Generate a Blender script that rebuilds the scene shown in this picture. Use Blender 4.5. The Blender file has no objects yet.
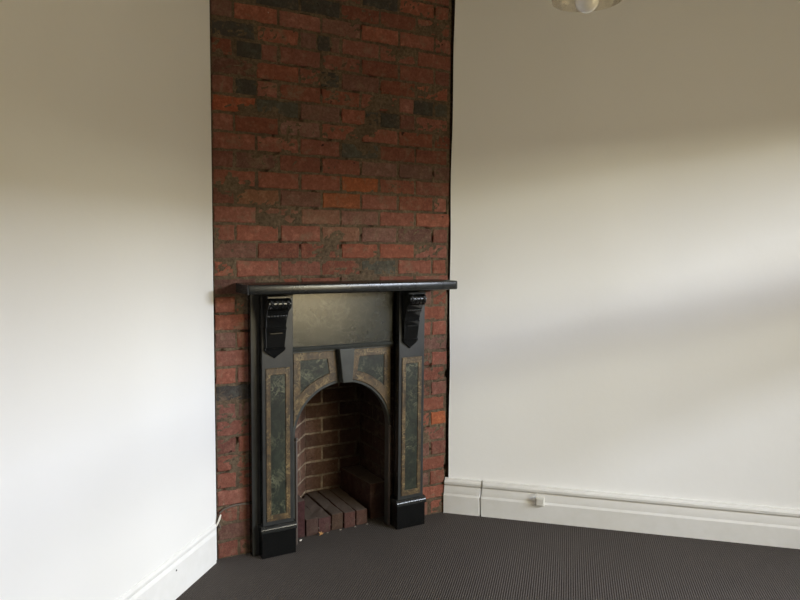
import bpy, bmesh, math, random
from mathutils import Vector, Matrix, noise
random.seed(7)
C = bpy.context.scene.collection
PI = math.pi
TH = math.radians(42.698)              # the chimney breast cuts the corner at this angle
BW = 1.3348                            # width of the breast
ORG = Vector((0.0, -BW*math.sin(TH), 0.0))
XE = BW*math.cos(TH)                   # where the right wall starts
ML = Matrix.Translation(ORG) @ Matrix.Rotation(TH, 4, 'Z')
# breast frame: u to the right along the bricks, n out into the room, z up  ->  mesh coordinates (u, -n, z)

# ------------------------------------------------------------------ materials
def lin(c):
    return tuple(((v/255)/12.92 if v/255 <= .04045 else ((v/255+.055)/1.055)**2.4) for v in c) + (1,)
class NT:
    def __init__(s, name):
        s.m = bpy.data.materials.new(name); s.m.use_nodes = True
        s.t = s.m.node_tree; s.b = s.t.nodes['Principled BSDF']
    def n(s, typ, **kw):
        o = s.t.nodes.new(typ)
        for k, v in kw.items():
            if k.startswith('i_'): o.inputs[k[2:].replace('_', ' ')].default_value = v
            else: setattr(o, k, v)
        return o
    def l(s, a, b): s.t.links.new(a, b)
    def co(s, scale=(1,1,1), rot=(0,0,0)):
        tc = s.n('ShaderNodeTexCoord'); mp = s.n('ShaderNodeMapping')
        mp.inputs['Scale'].default_value = scale; mp.inputs['Rotation'].default_value = rot
        s.l(tc.outputs['Object'], mp.inputs['Vector']); return mp.outputs['Vector']
    def noise(s, vec, scale, detail=4, rough=.55, dist=0):
        o = s.n('ShaderNodeTexNoise'); o.inputs['Scale'].default_value = scale
        o.inputs['Detail'].default_value = detail; o.inputs['Roughness'].default_value = rough
        o.inputs['Distortion'].default_value = dist
        s.l(vec, o.inputs['Vector']); return o.outputs['Fac']
    def ramp(s, fac, stops, interp='LINEAR'):
        r = s.n('ShaderNodeValToRGB'); r.color_ramp.interpolation = interp
        e = r.color_ramp.elements
        while len(e) < len(stops): e.new(.5)
        for el, (p, c) in zip(e, stops): el.position = p; el.color = c if len(c) == 4 else (*c, 1)
        s.l(fac, r.inputs['Fac']); return r.outputs['Color']
    def mix(s, fac, a, b, mode='MIX'):
        o = s.n('ShaderNodeMix', data_type='RGBA', blend_type=mode)
        for sock, v in ((o.inputs[0], fac), (o.inputs[6], a), (o.inputs[7], b)):
            if hasattr(v, 'links'): s.l(v, sock)
            else: sock.default_value = v
        return o.outputs[2]
    def bump(s, h, strength=.3, dist=.002, prev=None):
        o = s.n('ShaderNodeBump'); o.inputs['Strength'].default_value = strength; o.inputs['Distance'].default_value = dist
        s.l(h, o.inputs['Height'])
        if prev is not None: s.l(prev, o.inputs['Normal'])
        s.l(o.outputs['Normal'], s.b.inputs['Normal']); return o.outputs['Normal']
    def base(s, c, rough=.5, spec=.5):
        if hasattr(c, 'links'): s.l(c, s.b.inputs['Base Color'])
        else: s.b.inputs['Base Color'].default_value = c
        s.b.inputs['Roughness'].default_value = rough
        s.b.inputs['Specular IOR Level'].default_value = spec
        return s.m
G = lambda v: (v, v, v, 1)

def m_plaster():
    t = NT('white_wall_paint'); v = t.co()
    t.bump(t.noise(v, 9, 3), .25, .006)
    c = t.ramp(t.noise(v, 1.2, 2), [(.3, (.80,.79,.765,1)), (.7, (.83,.82,.80,1))])
    return t.base(c, .62, .3)
def m_trim():
    t = NT('white_gloss_paint'); v = t.co()
    t.bump(t.noise(v, 30, 3), .2, .002)
    c = t.ramp(t.noise(v, 18, 4), [(.3, (.80,.79,.76,1)), (.7, (.84,.83,.81,1))])
    return t.base(c, .34, .5)
def m_carpet():
    t = NT('charcoal_loop_carpet'); v = t.co()
    w = t.n('ShaderNodeTexWave', wave_type='BANDS', bands_direction='X', wave_profile='SIN')
    w.inputs['Scale'].default_value = 30; w.inputs['Distortion'].default_value = 1.0
    w.inputs['Detail'].default_value = 2; w.inputs['Detail Scale'].default_value = 3
    t.l(v, w.inputs['Vector'])
    w2 = t.n('ShaderNodeTexWave', wave_type='BANDS', bands_direction='Y', wave_profile='SIN')
    w2.inputs['Scale'].default_value = 25; w2.inputs['Distortion'].default_value = 2
    t.l(v, w2.inputs['Vector'])
    h = t.mix(.35, w.outputs['Color'], w2.outputs['Color'])
    t.bump(h, .75, .006)
    n = t.noise(v, 160, 3, .7)
    c = t.ramp(n, [(.3, lin((66,61,58))), (.7, lin((93,87,82)))])
    c = t.mix(t.ramp(t.noise(v, 2.2, 3), [(.35, G(0)), (.7, G(.3))]), c, lin((71,66,63)))
    return t.base(c, .95, .1)
def m_brick(name, soot=0.0, mort=(118,100,82), dust=False):
    t = NT(name); v = t.co()
    at = t.n('ShaderNodeVertexColor'); at.layer_name = 'clay'
    c = at.outputs['Color']
    n1 = t.noise(v, 75, 6, .8)
    c = t.mix(t.ramp(n1, [(.35, G(.0)), (.72, G(.75))]), c, t.mix(1.0, c, (.36,.33,.31,1), 'MULTIPLY'))
    n3 = t.noise(v, 26, 4, .6)
    c = t.mix(t.ramp(n3, [(.48, G(0)), (.72, G(.8))]), c, t.mix(1.0, c, (1.55,1.75,1.75,1), 'MULTIPLY'))
    # old mortar smeared over the faces
    n2 = t.noise(v, 11, 8, .76, .4)
    c = t.mix(t.ramp(n2, [(.53, G(0)), (.66, G(.72))]), c, lin(mort))
    # flecks of old white paint
    n4 = t.noise(v, 46, 2, .5)
    c = t.mix(t.ramp(n4, [(.775, G(0)), (.79, G(.8))]), c, lin((205,195,178)))
    n5 = t.noise(v, 24, 2, .5, .5)
    c = t.mix(t.ramp(n5, [(.73, G(0)), (.76, G(.85))]), c, lin((40,32,28)))
    if soot: c = t.mix(soot, c, lin((30,27,25)))
    if dust:   # ash dust settled on the upward faces
        g = t.n('ShaderNodeNewGeometry'); sx = t.n('ShaderNodeSeparateXYZ'); t.l(g.outputs['True Normal'], sx.inputs[0])
        c = t.mix(t.ramp(sx.outputs['Z'], [(.55, G(0)), (.9, G(.8))]), c, lin((98,88,79)))
    t.bump(t.noise(v, 120, 5, .7), .7, .005, t.bump(n3, .6, .008))
    return t.base(c, .88, .15)
def m_mortar(name, col=(104,89,72), soot=0, vc=False):
    t = NT(name); v = t.co()
    n = t.noise(v, 60, 5, .7)
    c = t.ramp(n, [(.3, lin(tuple(int(x*.66) for x in col))), (.55, lin(col)), (.8, lin(tuple(min(255,int(x*1.25)) for x in col)))])
    c = t.mix(t.ramp(t.noise(v, 7, 4, .6), [(.4, G(0)), (.7, G(.55))]), c, lin((58,46,38)))
    if soot: c = t.mix(soot, c, lin((34,31,29)))
    if vc:
        at = t.n('ShaderNodeVertexColor'); at.layer_name = 'clay'; c = t.mix(1.0, c, at.outputs['Color'], 'MULTIPLY')
    t.bump(n, .9, .006)
    return t.base(c, .95, .15)
def m_paint(name, a, b, rough=.38, vein=None, vs=14, spec=.5, amount=.6):
    t = NT(name); v = t.co()
    n = t.noise(v, vs, 5, .62, .3)
    c = t.ramp(n, [(.3, lin(a)), (.72, lin(b))])
    if vein:
        n2 = t.noise(v, vs*.8, 5, .6, .6)
        f1 = t.ramp(n2, [(.47, G(0)), (.5, G(amount)), (.53, G(0))])
        mask = t.ramp(t.noise(v, vs*.55, 3, .6), [(.42, G(.08)), (.62, G(1))])
        c = t.mix(t.mix(1.0, f1, mask, 'MULTIPLY'), c, lin(vein))
        n3 = t.noise(v, vs*2.4, 4, .65, .4)
        f2 = t.ramp(n3, [(.47, G(0)), (.5, G(amount*.5)), (.53, G(0))])
        c = t.mix(t.mix(1.0, f2, mask, 'MULTIPLY'), c, lin(vein))
    t.bump(t.noise(v, 70, 4, .6), .18, .002)
    return t.base(c, rough, spec)
def m_plain(name, c, rough=.5, spec=.5, **kw):
    t = NT(name)
    v = t.co(); n = t.noise(v, 40, 3)
    col = t.ramp(n, [(.3, tuple(x*.88 for x in lin(c)[:3])+(1,)), (.7, lin(c))])
    m = t.base(col, rough, spec)
    for k, x in kw.items(): t.b.inputs[k.replace('_', ' ')].default_value = x
    return m
def m_clear_pane():
    t = NT('window_pane_glass')
    tr = t.n('ShaderNodeBsdfTransparent'); gl = t.n('ShaderNodeBsdfGlossy'); gl.inputs['Roughness'].default_value = .02
    mx = t.n('ShaderNodeMixShader'); mx.inputs[0].default_value = .05
    t.l(tr.outputs[0], mx.inputs[1]); t.l(gl.outputs[0], mx.inputs[2])
    t.l(mx.outputs[0], t.t.nodes['Material Output'].inputs['Surface'])
    return t.m
def m_shade_glass():
    t = NT('rippled_shade_glass'); v = t.co()
    tr = t.n('ShaderNodeBsdfTransparent'); tr.inputs[0].default_value = (.95,.93,.89,1)
    gl = t.n('ShaderNodeBsdfGlossy'); gl.inputs['Roughness'].default_value = .1
    tl = t.n('ShaderNodeBsdfTranslucent'); tl.inputs[0].default_value = (.85,.78,.62,1)
    lw = t.n('ShaderNodeLayerWeight'); lw.inputs['Blend'].default_value = .25
    m1 = t.n('ShaderNodeMixShader'); m2 = t.n('ShaderNodeMixShader')
    fr = t.ramp(t.noise(v, 26, 2, .5, 1.0), [(.4, G(.06)), (.65, G(.22))])
    t.l(fr, m1.inputs[0]); t.l(tr.outputs[0], m1.inputs[1]); t.l(tl.outputs[0], m1.inputs[2])
    t.l(t.ramp(lw.outputs['Fresnel'], [(0, G(.02)), (1, G(.5))]), m2.inputs[0]); t.l(m1.outputs[0], m2.inputs[1]); t.l(gl.outputs[0], m2.inputs[2])
    t.l(m2.outputs[0], t.t.nodes['Material Output'].inputs['Surface'])
    return t.m

PL, TR, CARPET = m_plaster(), m_trim(), m_carpet()
BRICK, MORTAR = m_brick('old_red_brick'), m_mortar('old_mortar')
FBRICK, FMORTAR = m_brick('sooty_shaded_brick', .30, (104,92,80)), m_mortar('sooty_shaded_mortar', (178,160,140), .05, True)  # even soot here; the vertex colour adds painted shade on the right
HBRICK = m_brick('hearth_brick_clay', .3, (92,80,70), dust=True)
SLATE = m_paint('black_slate_paint', (36,37,37), (52,53,52), .36, None, 10)
DARK = m_paint('gloss_black_paint', (9,10,10), (16,17,17), .22, None, 10)
SHELFP = m_paint('charcoal_shelf_paint', (27,28,28), (42,43,42), .25, None, 8)
FRIEZE = m_paint('grey_marbled_paint', (38,40,36), (54,55,48), .20, (104,104,92), 7, .85, .35)
PLATE = m_paint('grey_plate_paint', (44,46,43), (64,65,60), .42, None, 14)
GOLD = m_paint('ochre_marbled_paint', (40,33,26), (100,79,50), .44, (164,142,98), 26, .5, .7)
GREEN = m_paint('green_marbled_paint', (18,22,18), (42,48,39), .38, (120,120,94), 14, .5, .7)
BEAD = m_plain('worn_iron_bead', (84,74,68), .5)
WHITE = m_plain('white_plastic', (226,224,216), .4)
CEIL = m_plain('ceiling_white', (224,220,208), .8, .2)
BROWN = m_plain('old_cable_sheath', (92,80,70), .7)
PAPER = m_plain('flaking_white_paint', (226,220,208), .7)
CRUMB = m_plain('mortar_bit', (150,140,126), .9)
LEAF = m_plain('dry_leaf_skin', (176,130,76), .7)
OPAL = m_plain('opal_bulb_glass', (250,246,238), .08, .6, Coat_Weight=.6)
BRASS = m_plain('aged_brass', (150,118,66), .35, .5, Metallic=.9)
NAILM = m_plain('dark_nail', (40,36,34), .5)
WOODW = m_plain('white_window_timber', (225,222,212), .45)
PANE, SGLASS = m_clear_pane(), m_shade_glass()

# ------------------------------------------------------------------ mesh builder
class B:
    def __init__(s): s.v = []; s.f = []; s.c = []; s.mi = []; s.cur = (1,1,1,1); s.m = 0
    def add(s, vs, fs):
        k = len(s.v); s.v += [tuple(x) for x in vs]
        for f in fs: s.f.append([i+k for i in f]); s.c.append(s.cur); s.mi.append(s.m)
    def box(s, x0, x1, y0, y1, z0, z1):
        s.add([(x0,y0,z0),(x1,y0,z0),(x1,y1,z0),(x0,y1,z0),(x0,y0,z1),(x1,y0,z1),(x1,y1,z1),(x0,y1,z1)],
              [(3,2,1,0),(4,5,6,7),(0,1,5,4),(1,2,6,5),(2,3,7,6),(3,0,4,7)])
    def prism(s, poly, n0, n1):                # poly in (u,z), counter-clockwise seen from the room
        n = len(poly)
        s.add([(u,-n1,z) for u,z in poly]+[(u,-n0,z) for u,z in poly],
              [list(range(n)), list(range(2*n-1, n-1, -1))] + [(i, n+i, n+(i+1)%n, (i+1)%n) for i in range(n)])
    def ring(s, out, inn, n0, n1, bev=.003):   # a raised frame between two outlines of equal count
        n = len(out)
        cx = sum(p[0] for p in out)/n; cz = sum(p[1] for p in out)/n
        def off(a, b, d):
            r = []
            for p, q in zip(a, b):
                L = math.hypot(q[0]-p[0], q[1]-p[1]) or 1
                r.append((p[0]+(q[0]-p[0])*min(.45, d/L), p[1]+(q[1]-p[1])*min(.45, d/L)))
            return r
        o2, i2 = off(out, inn, bev), off(inn, out, bev)
        loops = [[(u,-n0,z) for u,z in out], [(u,-(n1-bev),z) for u,z in out], [(u,-n1,z) for u,z in o2],
                 [(u,-n1,z) for u,z in i2], [(u,-(n1-bev),z) for u,z in inn], [(u,-n0,z) for u,z in inn]]
        vs = [p for L in loops for p in L]; fs = []
        for k in range(5):
            for i in range(n):
                j = (i+1) % n
                fs.append((k*n+i, k*n+j, (k+1)*n+j, (k+1)*n+i))
        s.add(vs, fs)
    def loft(s, loops, cap=True, closed=True):
        n = len(loops[0]); vs = [p for L in loops for p in L]; fs = []
        for k in range(len(loops)-1):
            for i in range(n if closed else n-1):
                j = (i+1) % n
                fs.append((k*n+i, k*n+j, (k+1)*n+j, (k+1)*n+i))
        if cap: fs.append(list(range(n))[::-1]); fs.append([(len(loops)-1)*n+i for i in range(n)])
        s.add(vs, fs)
    def tube(s, path, r, seg=10):
        P = [Vector(p) for p in path]; loops = []
        for i, p in enumerate(P):
            d = (P[min(i+1, len(P)-1)]-P[max(i-1, 0)]).normalized()
            a = d.cross(Vector((0,0,1)) if abs(d.z) < .9 else Vector((1,0,0))).normalized(); b = d.cross(a)
            rr = r[i] if isinstance(r, (list, tuple)) else r
            loops.append([tuple(p+a*rr*math.cos(2*PI*k/seg)+b*rr*math.sin(2*PI*k/seg)) for k in range(seg)])
        s.loft(loops)
    def lathe(s, prof, seg=40, c=(0,0,0), close=False):
        loops = [[(c[0]+r*math.cos(2*PI*k/seg), c[1]+r*math.sin(2*PI*k/seg), c[2]+z) for k in range(seg)] for r, z in prof]
        if close: loops.append(loops[0])
        s.loft(loops, cap=not close)
    def build(s, name, mats, parent=None, bevel=0, smooth=None, off=(0,0,0), seg=2):
        me = bpy.data.meshes.new(name)
        me.from_pydata([(x-off[0], y-off[1], z-off[2]) for x, y, z in s.v], [], s.f)
        for m in (mats if isinstance(mats, (list, tuple)) else [mats]): me.materials.append(m)
        at = me.color_attributes.new('clay', 'FLOAT_COLOR', 'CORNER')
        for p in me.polygons:
            p.material_index = s.mi[p.index]
            for li in p.loop_indices: at.data[li].color = s.c[p.index]
        bm = bmesh.new(); bm.from_mesh(me); bmesh.ops.recalc_face_normals(bm, faces=bm.faces); bm.to_mesh(me); bm.free()
        o = bpy.data.objects.new(name, me); C.objects.link(o)
        if parent: o.parent = parent
        if bevel:
            b = o.modifiers.new('edge', 'BEVEL'); b.width = bevel; b.segments = seg; b.limit_method = 'ANGLE'; b.angle_limit = math.radians(35)
        if smooth is not None:
            for p in me.polygons: p.use_smooth = True
            me.set_sharp_from_angle(angle=math.radians(smooth))
        return o
def tag(o, label=None, cat=None, group=None, kind=None):
    for k, v in (('label', label), ('category', cat), ('group', group), ('kind', kind)):
        if v: o[k] = v
    return o
def struct(o, M=None):
    o['kind'] = 'structure'
    if M is not None: o.matrix_world = M
    return o
def empty(name, label, cat, M, group=None):
    o = bpy.data.objects.new(name, None); C.objects.link(o); o.empty_display_size = .1
    o.matrix_world = M
    return tag(o, label, cat, group)

# ------------------------------------------------------------------ room shell
RX, RY, RH = 4.4, -5.2, 3.12
WY0, WY1, WZ0, WZ1 = -3.6, -.45, .55, 2.40      # the window opening in the wall opposite the left wall
b = B(); b.box(-.9, RX+.15, RY-.15, .9, -.1, 0); struct(b.build('floor', CARPET))
b = B(); b.box(-.15, RX+.15, RY-.15, .15, RH, RH+.1); struct(b.build('ceiling', CEIL))
b = B(); b.box(-.13, 0, RY, -BW*math.sin(TH)-.004, 0, RH); struct(b.build('wall_left', PL, bevel=.004))
# right wall: its free end stops just short of the bricks and wavers a little
b = B(); loops = []
for k in range(41):
    z = RH*k/40
    e = XE+.006+.004*math.sin(z*2.3+.6)+.002*math.sin(z*9)
    loops.append([(e,-.004,z),(e+.007,0,z),(RX,0,z),(RX,.13,z),(e,.13,z),(e-.002,.004,z)])
b.loft([[(x,y if y else 0,z) for x,y,z in L] for L in loops]); struct(b.build('wall_right', PL, smooth=30))
b = B(); b.box(-.13, RX+.13, RY-.13, RY, 0, RH); struct(b.build('wall_back', PL))
b = B(); b.box(RX, RX+.13, RY, WY0, 0, RH); b.box(RX, RX+.13, WY1, .13, 0, RH)
b.box(RX, RX+.13, WY0, WY1, 0, WZ0); b.box(RX, RX+.13, WY0, WY1, WZ1, RH); struct(b.build('wall_window', PL))
# window
b = B()
b.box(RX+.02, RX+.11, WY0, WY0+.05, WZ0, WZ1); b.box(RX+.02, RX+.11, WY1-.05, WY1, WZ0, WZ1)
b.box(RX+.02, RX+.11, WY0+.05, WY1-.05, WZ1-.05, WZ1); b.box(RX+.02, RX+.11, WY0+.05, WY1-.05, WZ0, WZ0+.07)
b.box(RX+.03, RX+.10, WY0+.05, WY1-.05, 1.64, 1.80)
for y in (WY0+(WY1-WY0)*.27, WY0+(WY1-WY0)*.73): b.box(RX+.02, RX+.11, y-.03, y+.03, WZ0+.07, WZ1-.05)
win = struct(b.build('window_1', WOODW, bevel=.004))
b = B(); b.box(RX+.060, RX+.064, WY0+.05, WY1-.05, WZ0+.07, 1.64); b.box(RX+.075, RX+.079, WY0+.05, WY1-.05, 1.80, WZ1-.05)
b.build('pane', PANE, win)
b = B(); b.box(RX-.05, RX+.02, WY0-.06, WY1+.06, WZ0-.035, WZ0); b.build('window_sill', WOODW, win, bevel=.006)

# skirting boards
SK = [(0,0),(.026,0),(.026,.104),(.019,.116),(.018,.158),(.016,.162),(.021,.166),(.027,.174),(.028,.186),(.022,.194),(.012,.196),(.010,.203),(0,.205)]
SKL = [(0,0),(.011,0),(.011,.146),(.005,.156),(.004,.164),(.010,.172),(.011,.182),(.004,.194),(0,.196)]
def skirt(name, along, s0, s1, j0=0, j1=0, M=None):
    b = B(); loops = []
    N = 12
    for k in range(N+1):
        s = s0+(s1-s0)*k/N
        L = []
        for d, z in (SK if along == 'x' else SKL):
            e = s
            if k == 0: e += j0*(math.sin(z*40)+.7*(z > .11))
            if k == N: e += j1*(math.sin(z*37+1)+.9*(z > .11))
            L.append((e, -d, z) if along == 'x' else (d, e, z))
        loops.append(L)
    b.loft(loops); return struct(b.build(name, TR, smooth=28))
skirt('baseboard_right', 'x', XE-.012, XE+.194, .002, .004)
skirt('baseboard_right.001', 'x', XE+.207, RX, .004, 0)
bl = skirt('baseboard_left', 'y', -BW*math.sin(TH)-.032, RY, .004, 0)
b = B(); b.lathe([(.0001,.0),(.004,.0),(.0035,.002),(.0001,.0025)], 12)
nail = b.build('nail', NAILM, bl); nail.rotation_euler = (0, PI/2, 0); nail.location = (.0112, -1.285, .128)

# ------------------------------------------------------------------ the bricks
CH, BM = .0868, .2225
DARKB = {(29,0),(31,2),(32,4),(31,1),(9,0)}
HALFD = {(28,1):(.12,.24),(29,2):(.53,.60),(26,1):(.11,.217),(26,5):(1.09,1.22),(25,4):(.88,1.0),(25,3):(.80,.88),(27,2):(.55,.66)}
GREYB = {(23,3),(16,4),(25,1),(26,6)}
ORANGE = {(21,3):(.27,.085,.038),(20,3):(.26,.088,.042),(25,0):(.30,.085,.045),(6,6):(.36,.11,.05),(18,3):(.23,.115,.078),(19,2):(.22,.11,.075),(20,1):(.21,.10,.06),(19,1):(.20,.095,.065)}
def clay(k, i, z):
    if (k,i) in ORANGE: return (*ORANGE[(k,i)], 1)
    if (k,i) in DARKB: return (.062,.055,.048,1)
    if (k,i) in GREYB: return (.085,.078,.062,1)
    t = random.random(); s = random.uniform(.72,1.12)
    a, c = Vector((.215,.072,.045)), Vector((.195,.080,.060))
    if t > .85: a, c = Vector((.165,.085,.066)), Vector((.15,.068,.05))
    r = a.lerp(c, random.random())*s
    return (r.x*1.16, r.y*1.2, r.z*1.22, 1)
def brick(b, x0, x1, z0, z1, y, jit=.0022, depth=.03):
    # ragged outline, softened arrises; the face sits at mesh y
    pts = []
    nx = max(3, int((x1-x0)/.03)); nz = 3
    for k in range(nx): pts.append((x0+(x1-x0)*k/nx, z0))
    for k in range(nz): pts.append((x1, z0+(z1-z0)*k/nz))
    for k in range(nx): pts.append((x1-(x1-x0)*k/nx, z1))
    for k in range(nz): pts.append((x0, z1-(z1-z0)*k/nz))
    cx, cz = (x0+x1)/2, (z0+z1)/2
    o = []
    for u, z in pts:
        u += random.uniform(-jit, jit); z += random.uniform(-jit, jit)
        if u in (x0,): pass
        o.append((u, z))
    tx, tz = random.uniform(-.008,.008), random.uniform(-.016,.016)
    f = lambda u, z: y+tx*(u-cx)+tz*(z-cz)
    ins = [(u+(.004 if u < cx-(x1-x0)*.45 else -.004 if u > cx+(x1-x0)*.45 else 0), z+(.004 if z < cz-(z1-z0)*.4 else -.004 if z > cz+(z1-z0)*.4 else 0)) for u, z in o]
    b.loft([[(u, y+depth, z) for u, z in o], [(u, f(u,z)+.004, z) for u, z in o], [(u, f(u,z)+random.uniform(0,.0012), z) for u, z in ins]])
UE = BW-.009
b = B(); b.m = 1
# mortar body with the fire opening left in it
b.box(.001, .375, .022, .34, 0, RH); b.box(1.0, UE-.004, .022, .06, 0, RH); b.box(.375, 1.0, .022, .34, .98, RH)
def skin(u0, u1, z0, z1, st=.011):     # uneven mortar: proud smears, washed-out joints
    nu, nz = int((u1-u0)/st)+1, int((z1-z0)/st)+1; vs = []
    for j in range(nz+1):
        for i in range(nu+1):
            u, z = u0+(u1-u0)*i/nu, z0+(z1-z0)*j/nz
            y = .0035+.0035*noise.noise(Vector((u*34, z*60, 1.3)))+.0025*noise.noise(Vector((u*90, z*90, 4.1)))
            y -= .0052*max(0, noise.noise(Vector((u*5.5, z*9, 8.7)))-.22)*2.2
            d = noise.noise(Vector((u*17, z*23, 3.3)))
            if d > .42: y += .016*min(1, (d-.42)*9)
            vs.append((u, max(-.0035, y), z))
    b.add(vs, [(j*(nu+1)+i, j*(nu+1)+i+1, (j+1)*(nu+1)+i+1, (j+1)*(nu+1)+i) for j in range(nz) for i in range(nu)])
skin(.001, .30, 0, 1.24); skin(1.03, UE-.002, 0, 1.24); skin(.001, UE-.002, 1.24, RH)
b.box(1.02, UE+.06, .06, .34, 0, RH)
b.m = 0
for k in range(36):
    off = .105 if k % 2 == 0 else .213
    js = [.002]+[off+BM*i for i in range(7) if off+BM*i < UE-.02]+[UE+.001]
    z0, z1 = k*CH+.0062, (k+1)*CH-.0062
    for i in range(len(js)-1):
        x0, x1 = js[i], js[i+1]
        if x1 < .02: continue
        if z1 < 1.30 and x0 > .20 and x1 < 1.15: continue
        if z1 < 1.0:
            if x1 > .20 and x0 < .20: x1 = .30
            if x0 < 1.14 < x1: x0 = 1.03
            if x0 >= .20 and x1 <= 1.14: continue
        ga = .0015 if i == 0 else .0055+random.uniform(-.0015,.003)
        gb = .0055+random.uniform(-.0015,.003)
        if i == len(js)-2: gb = random.choice([.001,.004,.012,.02])
        y = random.uniform(-.0025,.003)
        b.cur = clay(k, i, z0)
        if (k,i) in HALFD:
            h0, h1 = HALFD[(k,i)]; h0 = max(h0, x0+ga); h1 = min(h1, x1-gb); keep = b.cur
            if h0-(x0+ga) > .03: brick(b, x0+ga, h0-.004, z0, z1, y)
            if (x1-gb)-h1 > .03: brick(b, h1+.004, x1-gb, z0, z1, y)
            b.cur = (.062,.055,.046,1); brick(b, h0, h1, z0, z1, y); b.cur = keep
            continue
        brick(b, x0+ga, x1-gb, z0+random.uniform(-.001,.001), z1+random.uniform(-.001,.001), y)
struct(b.build('wall_chimney', [BRICK, MORTAR]), ML)

# inside of the firebox: splayed left cheek, back and right side, in sooty brickwork, shade painted in towards the right
b = B(); fb0 = [(.375,-.03),(.40,-.155),(.635,-.455),(.990,-.455),(.992,-.20),(.992,-.03)]
def soot_shade_wall(p, q, zt, ofs, shade0=1, shade1=1):
    P, Q = Vector((p[0], -p[1], 0)), Vector((q[0], -q[1], 0)); L = (Q-P).length
    d = (Q-P)/L; nrm = Vector((d.y, -d.x, 0))     # towards the fire opening
    if nrm.dot(Vector((.668, 0, 0))-P) < 0: nrm = -nrm
    t = B(); k = 0
    while k*CH < zt:
        js = [0]; x = (ofs if k % 2 else ofs+.11) % BM
        while x < L-.02:
            if x > .02: js.append(x)
            x += BM
        js.append(L)
        for i in range(len(js)-1):
            s = random.uniform(.75,1.1); s *= shade0+(shade1-shade0)*(js[i]+js[i+1])/2/L  # brick colour falls off to the right as painted shade
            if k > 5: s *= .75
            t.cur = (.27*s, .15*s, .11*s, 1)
            brick(t, js[i]+(.0055 if i else 0), js[i+1]-(.0055 if i < len(js)-2 else 0), k*CH+.006, (k+1)*CH-.005, 0, .002, .02)
        k += 1
    t.m = 1; NB = 6
    for q in range(NB):
        g = (shade0+(shade1-shade0)*(q+.5)/NB)**1.3; t.cur = (g,g,g,1); t.box(L*q/NB-.006, L*(q+1)/NB+.006, .0035, .05, 0, zt)  # mortar takes the same painted shade
    M = Matrix(((d.x, -nrm.x, 0, P.x), (d.y, -nrm.y, 0, P.y), (0,0,1,0), (0,0,0,1)))
    t.v = [tuple(M @ Vector(v)) for v in t.v]
    k0 = len(b.v); b.v += t.v; b.f += [[i+k0 for i in f] for f in t.f]; b.c += t.c; b.mi += t.mi
soot_shade_wall(fb0[0], fb0[1], 1.0, .05); soot_shade_wall(fb0[1], fb0[2], 1.0, .17); soot_shade_wall(fb0[2], fb0[3], 1.0, .105, 1, .28)
soot_shade_wall(fb0[3], fb0[4], 1.0, .05, .28, .3); soot_shade_wall(fb0[4], fb0[5], 1.0, .1, .3, .3)
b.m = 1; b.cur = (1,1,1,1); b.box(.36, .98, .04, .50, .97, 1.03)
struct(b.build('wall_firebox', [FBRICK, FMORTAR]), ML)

# ------------------------------------------------------------------ fireplace surround
UC = .6655
O = (UC, 0, 0)
fs = empty('fireplace_surround', 'black and grey marbled fireplace surround with an arched opening against the red brick chimney breast', 'fireplace',
           ML @ Matrix.Translation((UC, 0, 0)))
def part(b, name, mat, parent=fs, **kw): return b.build(name, mat, parent, off=O, **kw)
# shelf with a softened front edge
b = B(); prof = [(0,1.318),(.203,1.318),(.208,1.320),(.210,1.324),(.210,1.356),(.208,1.361),(.202,1.364),(0,1.364)]
b.loft([[(u, -max(.0, n-ins), z) for n, z in prof] for u, ins in ((.104,.006),(.108,.001),(.114,0),(1.240,0),(1.250,.003),(1.257,.012))])
tag(part(b, 'mantel_shelf', SHELFP, bevel=.002, smooth=40), 'plain charcoal mantel shelf')
b = B(); b.box(.165, 1.165, -.095, -.0, 1.306, 1.318); part(b, 'shelf_moulding', SHELFP, bevel=.004)
# backing boards behind the pilasters
b = B(); b.box(.161, .372, -.048, -.0, 0, 1.307); b2 = B(); b2.box(.975, 1.136, -.048, -.0, 0, 1.307)
for q in (b, b2): q.mi = [1 if i in (3,5) else 0 for i in range(6)]
part(b, 'backing_board', [SLATE, DARK], bevel=.002); part(b2, 'backing_board', [SLATE, DARK], bevel=.002)
# frieze
b = B(); b.box(.366, .951, -.036, -.0, 1.034, 1.307); tag(part(b, 'frieze_panel', FRIEZE, bevel=.002), 'wide grey marbled frieze panel')
b = B(); prof = [(0,1.012),(.036,1.012),(.038,1.018),(.046,1.020),(.048,1.026),(.044,1.032),(.037,1.036),(0,1.036)]
b.loft([[(u, -n, z) for n, z in prof] for u in (.3665, .9505)]); part(b, 'frieze_moulding', PLATE, smooth=40)
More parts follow.
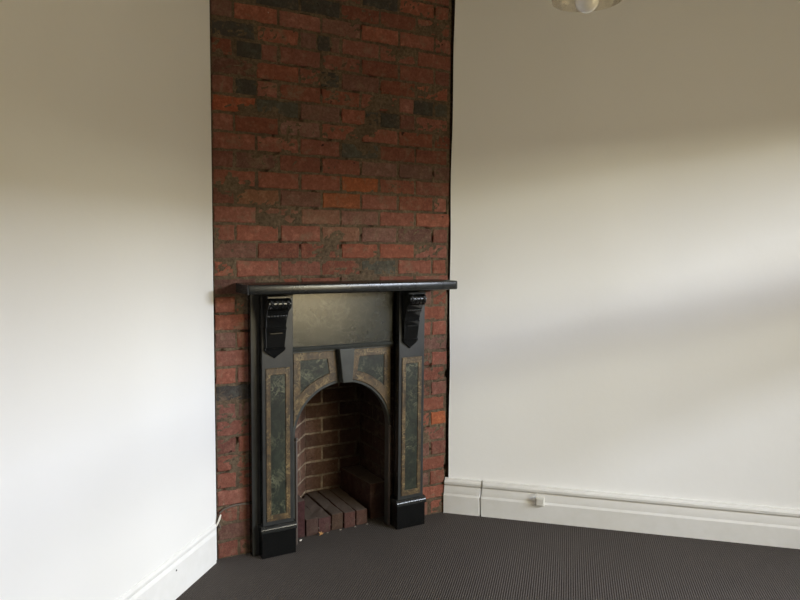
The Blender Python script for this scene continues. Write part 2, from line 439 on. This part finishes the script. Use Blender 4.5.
# pilasters
def corbel(uc, par, par_w):
    st = [(1.304,.188,.056),(1.296,.188,.056),(1.2945,.170,.053)]+[(1.268+.0262*math.sin(t), .172+.034*math.cos(t), .0535) for t in [math.radians(x) for x in (75,60,45,30,15,0,-15,-30,-45,-60,-75)]]+[(1.236,.166,.052),(1.226,.158,.0515),(1.212,.150,.051),(1.204,.146,.0505),(1.190,.136,.049),(1.170,.128,.048),(1.152,.123,.0475),(1.150,.1265,.0505),(1.140,.1235,.0505),(1.137,.122,.049),
          (1.110,.117,.0475),(1.075,.110,.0455),(1.052,.105,.0445),(1.050,.108,.049),(1.040,.102,.049),(1.030,.100,.042),(1.018,.097,.026),(1.008,.094,.012),(.998,.090,.002)]
    st = [(z, (.09+(n-.08)*.78), w*par_w) for z, n, w in st]; b = B()
    b.loft([[(uc-w, -.086, z), (uc-w, -(n-.003), z), (uc-w+.003, -n, z), (uc+w-.003, -n, z), (uc+w, -(n-.003), z), (uc+w, -.086, z)] for z, n, w in st])
    # reeds over the bulge, beads under it
    for du, rr in ((-.038, .0125), (-.0115, .007), (.0115, .007), (.038, .0125)):
        b.tube([(uc+du*par_w, -(.09+(n-.08)*.78)+.002, z) for z, n in [(1.268+.0262*math.sin(t), .172+.034*math.cos(t)) for t in [math.radians(x) for x in (80,55,28,0,-28,-55,-80)]]], [rr*q for q in (.35,.75,.95,1,.95,.75,.35)], 12)
    for i in range(7):
        b.lathe([(.0001,-.0075),(.005,-.0055),(.007,0),(.005,.0055),(.0001,.0075)], 10, (uc+(-.042+.014*i)*par_w, -.1425, 1.207))
    b.box(uc-.030, uc+.030, -.1265, -.10, 1.120, 1.125)
    tag(b.build('corbel', DARK, par, off=O, smooth=42), 'glossy black scrolled corbel')
for (a, c, cc, pw) in ((.2025, .3625, .2655, 1.06), (.960, 1.119, 1.0225, .92)):
    m = (a+c)/2
    b = B(); b.box(a, c, -.090, -.046, .15, 1.307); b.mi = [1 if i in (3,5) else 0 for i in range(6)]; p = part(b, 'pilaster', [SLATE, DARK], bevel=.003)
    def rect(hw, z0, z1): return [(m-hw, z0), (m+hw, z0), (m+hw, z1), (m-hw, z1)]
    b = B(); b.ring(rect(.061,.181,.948), rect(.038,.212,.914), .089, .096, .003); tag(part(b, 'panel_border', GOLD, p), 'ochre marbled border')
    b = B(); b.box(m-.040, m+.040, -.0915, -.089, .208, .917); tag(part(b, 'panel_inlay', GREEN, p), 'dark green marbled inlay')
    w0, w1 = m-.0915, m+.0915
    b = B(); b.box(w0+.004, w1-.004, -.100, -.0, 0, .128); part(b, 'plinth', DARK, p, bevel=.002)
    b = B(); prof = [(0,.126),(.102,.126),(.106,.130),(.106,.136),(.102,.140),(.105,.145),(.103,.151),(.095,.158),(.09,.162),(0,.162)]
    b.loft([[(u, -n, z) for n, z in prof] for u in (w0, w1)]); part(b, 'plinth_moulding', SHELFP, p, smooth=40)
    corbel(cc, p, pw)
# arched plate
AC, AZ, AR = .668, .558, .271
def arc(r, a0, a1, n): return [(AC+r*math.cos(a0+(a1-a0)*i/n), AZ+r*math.sin(a0+(a1-a0)*i/n)) for i in range(n+1)]
b = B()
b.prism([(.372,0),(AC-AR,0)]+arc(AR, PI, 0, 48)+[(AC+AR,0),(.952,0),(.952,1.014),(.366,1.014)], -.03, .016)
pl = part(b, 'arch_plate', PLATE, bevel=.0025)
def spandrel(sgn):
    f = lambda pts: [(AC+sgn*(AC-u), z) if sgn > 0 else (u, z) for u, z in pts]
    # written for the left side, mirrored for the right
    Ro, Ri = .287, .336
    e = .3885; a1 = PI-math.acos((AC-e)/Ro)
    u1 = .6325; a0 = math.acos((u1-AC)/Ro)
    out = [(.619,1.001),(e,1.001)]
    oarc = arc(Ro, a0, a1, 18)
    ei, ui = .4265, .586
    b0 = math.acos((ui-AC)/Ri); b1 = PI-math.acos((AC-ei)/Ri)
    iarc = arc(Ri, b0, b1, 18)
    O_ = [(.617,1.001)]+oarc+[(e,1.001)]
    I_ = [(.574,.961)]+iarc+[(ei,.961)]
    if sgn < 0: O_ = O_[::-1]; I_ = I_[::-1]
    else:
        O_ = [(2*AC-u-.003, z) for u, z in O_]; I_ = [(2*AC-u-.003, z) for u, z in I_]
    b = B(); b.ring(O_, I_, .015, .022, .003); tag(part(b, 'spandrel_border', GOLD, pl), 'ochre marbled border')
    b = B(); b.prism(I_, .014, .0175); tag(part(b, 'spandrel_inlay', GREEN, pl), 'grey green marbled inlay')
spandrel(-1); spandrel(1)
b = B(); b.prism([(.648,.832),(.703,.832),(.715,1.012),(.627,1.012)], .012, .056); part(b, 'keystone', PLATE, pl, bevel=.004)
for u in (AC-AR+.006, AC+AR+.006):
    b = B(); b.tube([(u, -.016, .002),(u, -.016, .535),(u, -.016, .548)], [.007,.007,.003], 12); b.lathe([(.0001,-.01),(.008,-.007),(.010,0),(.008,.007),(.0001,.01)], 12, (u, -.017, .556))
    tag(part(b, 'edge_bead', BEAD, pl, smooth=40), 'worn reddish edge bead')

# ------------------------------------------------------------------ loose bricks of the hearth
def loose(name, u0, u1, n0, n1, h, label, cat, group=None, tilt=0, seed=0, col=(.12,.062,.046), z0=0, cut=0, sl=0):
    random.seed(100+seed)
    b = B(); L, W = n1-n0, u1-u0
    b.cur = (*[c*random.uniform(.85,1.1) for c in col], 1)
    loops = []
    N = 12
    for k in range(N+1):
        y = L/2-L*k/N; c0 = cut*max(0, 1-k/3); q = sl*(1-k/N)
        j = lambda: random.uniform(-.0018,.0018)
        loops.append([(-W/2+j()-q, y-c0, 0), (W/2+j(), y, 0), (W/2+j(), y, h*.5), (W/2+j(), y, h+j()), (0, y-c0*.5, h+j()), (-W/2+j()-q, y-c0, h+j()), (-W/2+j()-q, y-c0, h*.5)])
    b.loft(loops)
    o = b.build(name, HBRICK, bevel=.004)
    o.matrix_world = ML @ Matrix.Translation(((u0+u1)/2, -(n0+n1)/2, z0)) @ Matrix.Rotation(tilt, 4, 'Z')
    return tag(o, label, cat, group)
GB = 'bricks of the raised hearth floor'
ub = [.479,.5535,.6275,.7015,.7755,.849]
names = ['hearth brick farthest left, its end rough, against the left cheek', 'second hearth brick from the left, rough dark end behind a dry leaf',
         'middle hearth brick of the five under the arch', 'second hearth brick from the right, end worn reddish', 'hearth brick farthest right, tucked against the tall right cheek']
for i in range(5):
    loose('hearth_brick', ub[i]+.0035, ub[i+1]-.0035, (-.338,-.42,-.440,-.440,-.440)[i], -.052+random.uniform(-.006,.004), .088+(.003,-.003,.001,.0,-.003)[i], names[i], 'brick', GB, (.006,-.005,.003,-.004,.002)[i], i, cut=(.085,.085,.012,0,0)[i])
loose('hearth_cheek', .402, .4755, -.145, -.05, .198, 'narrow upright dark red brick cheek at the left edge of the hearth', 'brick', None, 0, 11, (.075,.034,.028))
loose('hearth_cheek', .887, .983, -.440, -.100, .204, 'tall long brick cheek on the right side of the hearth with a pale dusty top', 'brick', None, 0, 12, (.085,.042,.034), sl=.034)

# bits on the carpet by the hearth
def crumb(name, mat, M, r, label, cat, group=None, seed=1):
    random.seed(seed); bm = bmesh.new(); bmesh.ops.create_icosphere(bm, subdivisions=2, radius=r)
    for v in bm.verts: v.co = Vector((v.co.x*1.5, v.co.y*.9, v.co.z*.6))*random.uniform(.75,1.2)
    zmin = min(v.co.z for v in bm.verts)
    for v in bm.verts: v.co.z -= zmin
    me = bpy.data.meshes.new(name); bm.to_mesh(me); bm.free(); me.materials.append(mat)
    o = bpy.data.objects.new(name, me); C.objects.link(o); o.matrix_world = M
    return tag(o, label, cat, group)
T = Matrix.Translation
crumb('plaster_chip', PAPER, ML @ T((.437,.015,0)) @ Matrix.Rotation(.4,4,'Z'), .006, 'white plaster chip lying on the carpet beside the left plinth', 'chip', None, 3)
crumb('mortar_crumb', CRUMB, ML @ T((.60,.038,0)), .004, 'pale mortar crumb at the foot of the second hearth brick', 'crumb', None, 4)
crumb('mortar_crumb', CRUMB, ML @ T((.675,.040,0)), .0045, 'pale mortar crumb at the foot of the middle hearth brick', 'crumb', None, 5)
crumb('mortar_crumb', CRUMB, ML @ T((.765,.040,0)), .004, 'pale mortar crumb at the foot of the fourth hearth brick', 'crumb', None, 6)
crumb('mortar_crumb', CRUMB, ML @ T((.838,.042,.0)), .005, 'pale mortar crumb below the tall right cheek', 'crumb', None, 8)
# star-shaped dry leaf
b = B(); pts = []
for k in range(10):
    r = (.016+.004*math.sin(k*2.1)) if k % 2 == 0 else .006
    pts.append((r*math.cos(2*PI*k/10), r*math.sin(2*PI*k/10), (.006+.006*math.sin(k*1.7)) if k % 2 == 0 else .004))
top = [(0,0,.0045)]+pts; bot = [(0,0,.0035)]+[(x*.95, y*.95, z-.001) for x, y, z in pts]
b.add(top+bot, [(0, 1+k, 1+(k+1)%10) for k in range(10)]+[(11, 12+(k+1)%10, 12+k) for k in range(10)]+[(1+k, 12+k, 12+(k+1)%10, 1+(k+1)%10) for k in range(10)])
lf = b.build('dry_leaf', LEAF); lf.matrix_world = ML @ T((.555,.022,.012)) @ Matrix.Rotation(.9,4,'X')
tag(lf, 'small curled orange dry leaf on the carpet in front of the hearth', 'leaf')

# cable along the bricks at the lower left, with the flaking paint beside it
b = B(); b.tube([(.012,-.012,.165),(.004,-.012,.19),(.003,-.010,.215),(.010,-.009,.238),(.032,-.008,.253),(.06,-.008,.260),(.09,-.008,.264),(.125,-.008,.263),(.157,-.008,.258)], .0048, 10)
cb = b.build('cable', BROWN, smooth=60); cb.matrix_world = ML
tag(cb, 'thin grey brown cable curving over the bricks left of the fireplace', 'cable')
b = B(); pts = [(-.002,.205),(.010,.236),(.016,.232),(.010,.210),(-.002,.186),(-.012,.172),(-.012,.182)]
b.prism(pts, .020, .0225)
fl = b.build('paint_flake', PAPER); fl.matrix_world = ML @ Matrix.Rotation(0, 4, 'X')
tag(fl, 'curled strip of torn white paint hanging at the end of the left skirting', 'paint flake')

# wall jack on the right skirting
wj = empty('wall_jack', 'small square white wall jack mounted on the right skirting board', 'socket', T((XE+.537, -.0262, .098)))
b = B(); b.box(-.025, .025, -.015, 0, 0, .050); o = b.build('housing', WHITE, wj, bevel=.004)
b = B(); b.box(-.020, .020, -.018, -.014, .005, .045); b.build('cover', WHITE, wj, bevel=.002)
b = B(); b.tube([(-.027,-.010,.030),(-.035,-.010,.034),(-.036,-.008,.046),(-.028,-.005,.058),(-.018,-.004,.064),(-.016,.004,.070)], .0022, 8); b.build('lead', WHITE, wj, smooth=60)

# ------------------------------------------------------------------ pendant lamp near the middle of the room
lp = ML @ Vector((.330, -2.095, 2.10)); LK = .686
pd = empty('pendant_lamp', 'clear glass pendant shade with a round white bulb hanging from the ceiling, unlit', 'lamp', T((lp.x, lp.y, lp.z)))
H = RH-lp.z
b = B(); b.lathe([(.113,0),(.1145,.012),(.111,.035),(.098,.062),(.075,.082),(.045,.094),(.026,.100),(.026,.096),(.044,.0905),(.073,.079),(.0955,.060),(.108,.034),(.1112,.012),(.110,0)], 64, close=True)
b.v = [(x*LK, y*LK, z*LK) for x, y, z in b.v]; tag(b.build('shade', SGLASS, pd, smooth=50), 'rippled clear glass shade')
b = B(); prof = [(.0001,-.0385)]+[(.0385*math.cos(a), .0385*math.sin(a)) for a in [math.radians(x) for x in range(-80, 66, 8)]]+[(.014,.042),(.0135,.056),(.0001,.056)]
b.lathe(prof, 40); b.v = [(x*LK, y*LK, z*LK) for x, y, z in b.v]; tag(b.build('bulb', OPAL, pd, smooth=50), 'round white bulb')
b = B(); b.lathe([(.0001,.052),(.017,.052),(.018,.085),(.030,.092),(.030,.108),(.016,.118),(.008,.135),(.0001,.137)], 32); b.v = [(x*LK, y*LK, z*LK) for x, y, z in b.v]; b.build('lamp_holder', BRASS, pd, smooth=40)
b = B(); b.tube([(0,0,.09),(0,0,.4),(0,0,H-.02)], .0035, 10); b.build('cord', BROWN, pd, smooth=60)
b = B(); b.lathe([(.0001,H-.035),(.012,H-.034),(.040,H-.016),(.050,H-.004),(.050,H),(.0001,H)], 32); b.build('ceiling_rose', WHITE, pd, smooth=40)

# ------------------------------------------------------------------ daylight and an added warm fill
def area(name, loc, look, sx, sy, power, col):
    L = bpy.data.lights.new(name, 'AREA'); L.shape = 'RECTANGLE'; L.size = sx; L.size_y = sy; L.energy = power; L.color = col
    o = bpy.data.objects.new(name, L); C.objects.link(o); o.location = loc
    o.rotation_euler = (Vector(look)-Vector(loc)).to_track_quat('-Z', 'Y').to_euler(); return o
wc = Vector((RX, (WY0+WY1)/2, (WZ0+WZ1)/2))
area('sky_light', (RX+6.2, wc.y-0.217, 3.972), (RX, wc.y, 2.0), 4.4, 1.620, 1860, (.79,.865,1.0))
area('low_sky_light', (RX+6.2, wc.y-3.580, 3.122), (RX, wc.y, 2.0), 1.8, 0.568, 335, (1.0,.98,.76))
area('warm_window_fill', (RX+.16, -2.9, wc.z), (0, -2.9, wc.z), 1.3, WZ1-WZ0, 47, (1.0,.80,.45))  # added warm fill lamp just outside the window, lifts the dim upper walls
w = bpy.data.worlds.new('sky'); bpy.context.scene.world = w; w.use_nodes = True
w.node_tree.nodes['Background'].inputs[0].default_value = (.75,.8,.9,1); w.node_tree.nodes['Background'].inputs[1].default_value = .1

# ------------------------------------------------------------------ camera
cam = bpy.data.cameras.new('camera'); co = bpy.data.objects.new('camera', cam); C.objects.link(co)
cam.sensor_width = 36; cam.lens = 36*683.38/800; cam.clip_start = .02
r = Vector((.87619233,-.48188939,.00834377)); u = Vector((.03094908,.07353247,.99681249)); f = Vector((.4809669,.87314122,-.07934262))
R = Matrix(((r.x,u.x,-f.x),(r.y,u.y,-f.y),(r.z,u.z,-f.z))).to_4x4()
co.matrix_world = ML @ T((-.7923956,-3.27733778,1.55)) @ R
sc = bpy.context.scene; sc.camera = co
sc.view_settings.view_transform = 'Standard'; sc.view_settings.look = 'None'; sc.view_settings.gamma = 1; sc.view_settings.use_curve_mapping = False
sc.view_settings.exposure = 0.0
sc.cycles.use_denoising = True
sc.cycles.max_bounces = 10; sc.cycles.diffuse_bounces = 6; sc.cycles.transparent_max_bounces = 12
sc.cycles.sample_clamp_indirect = 6
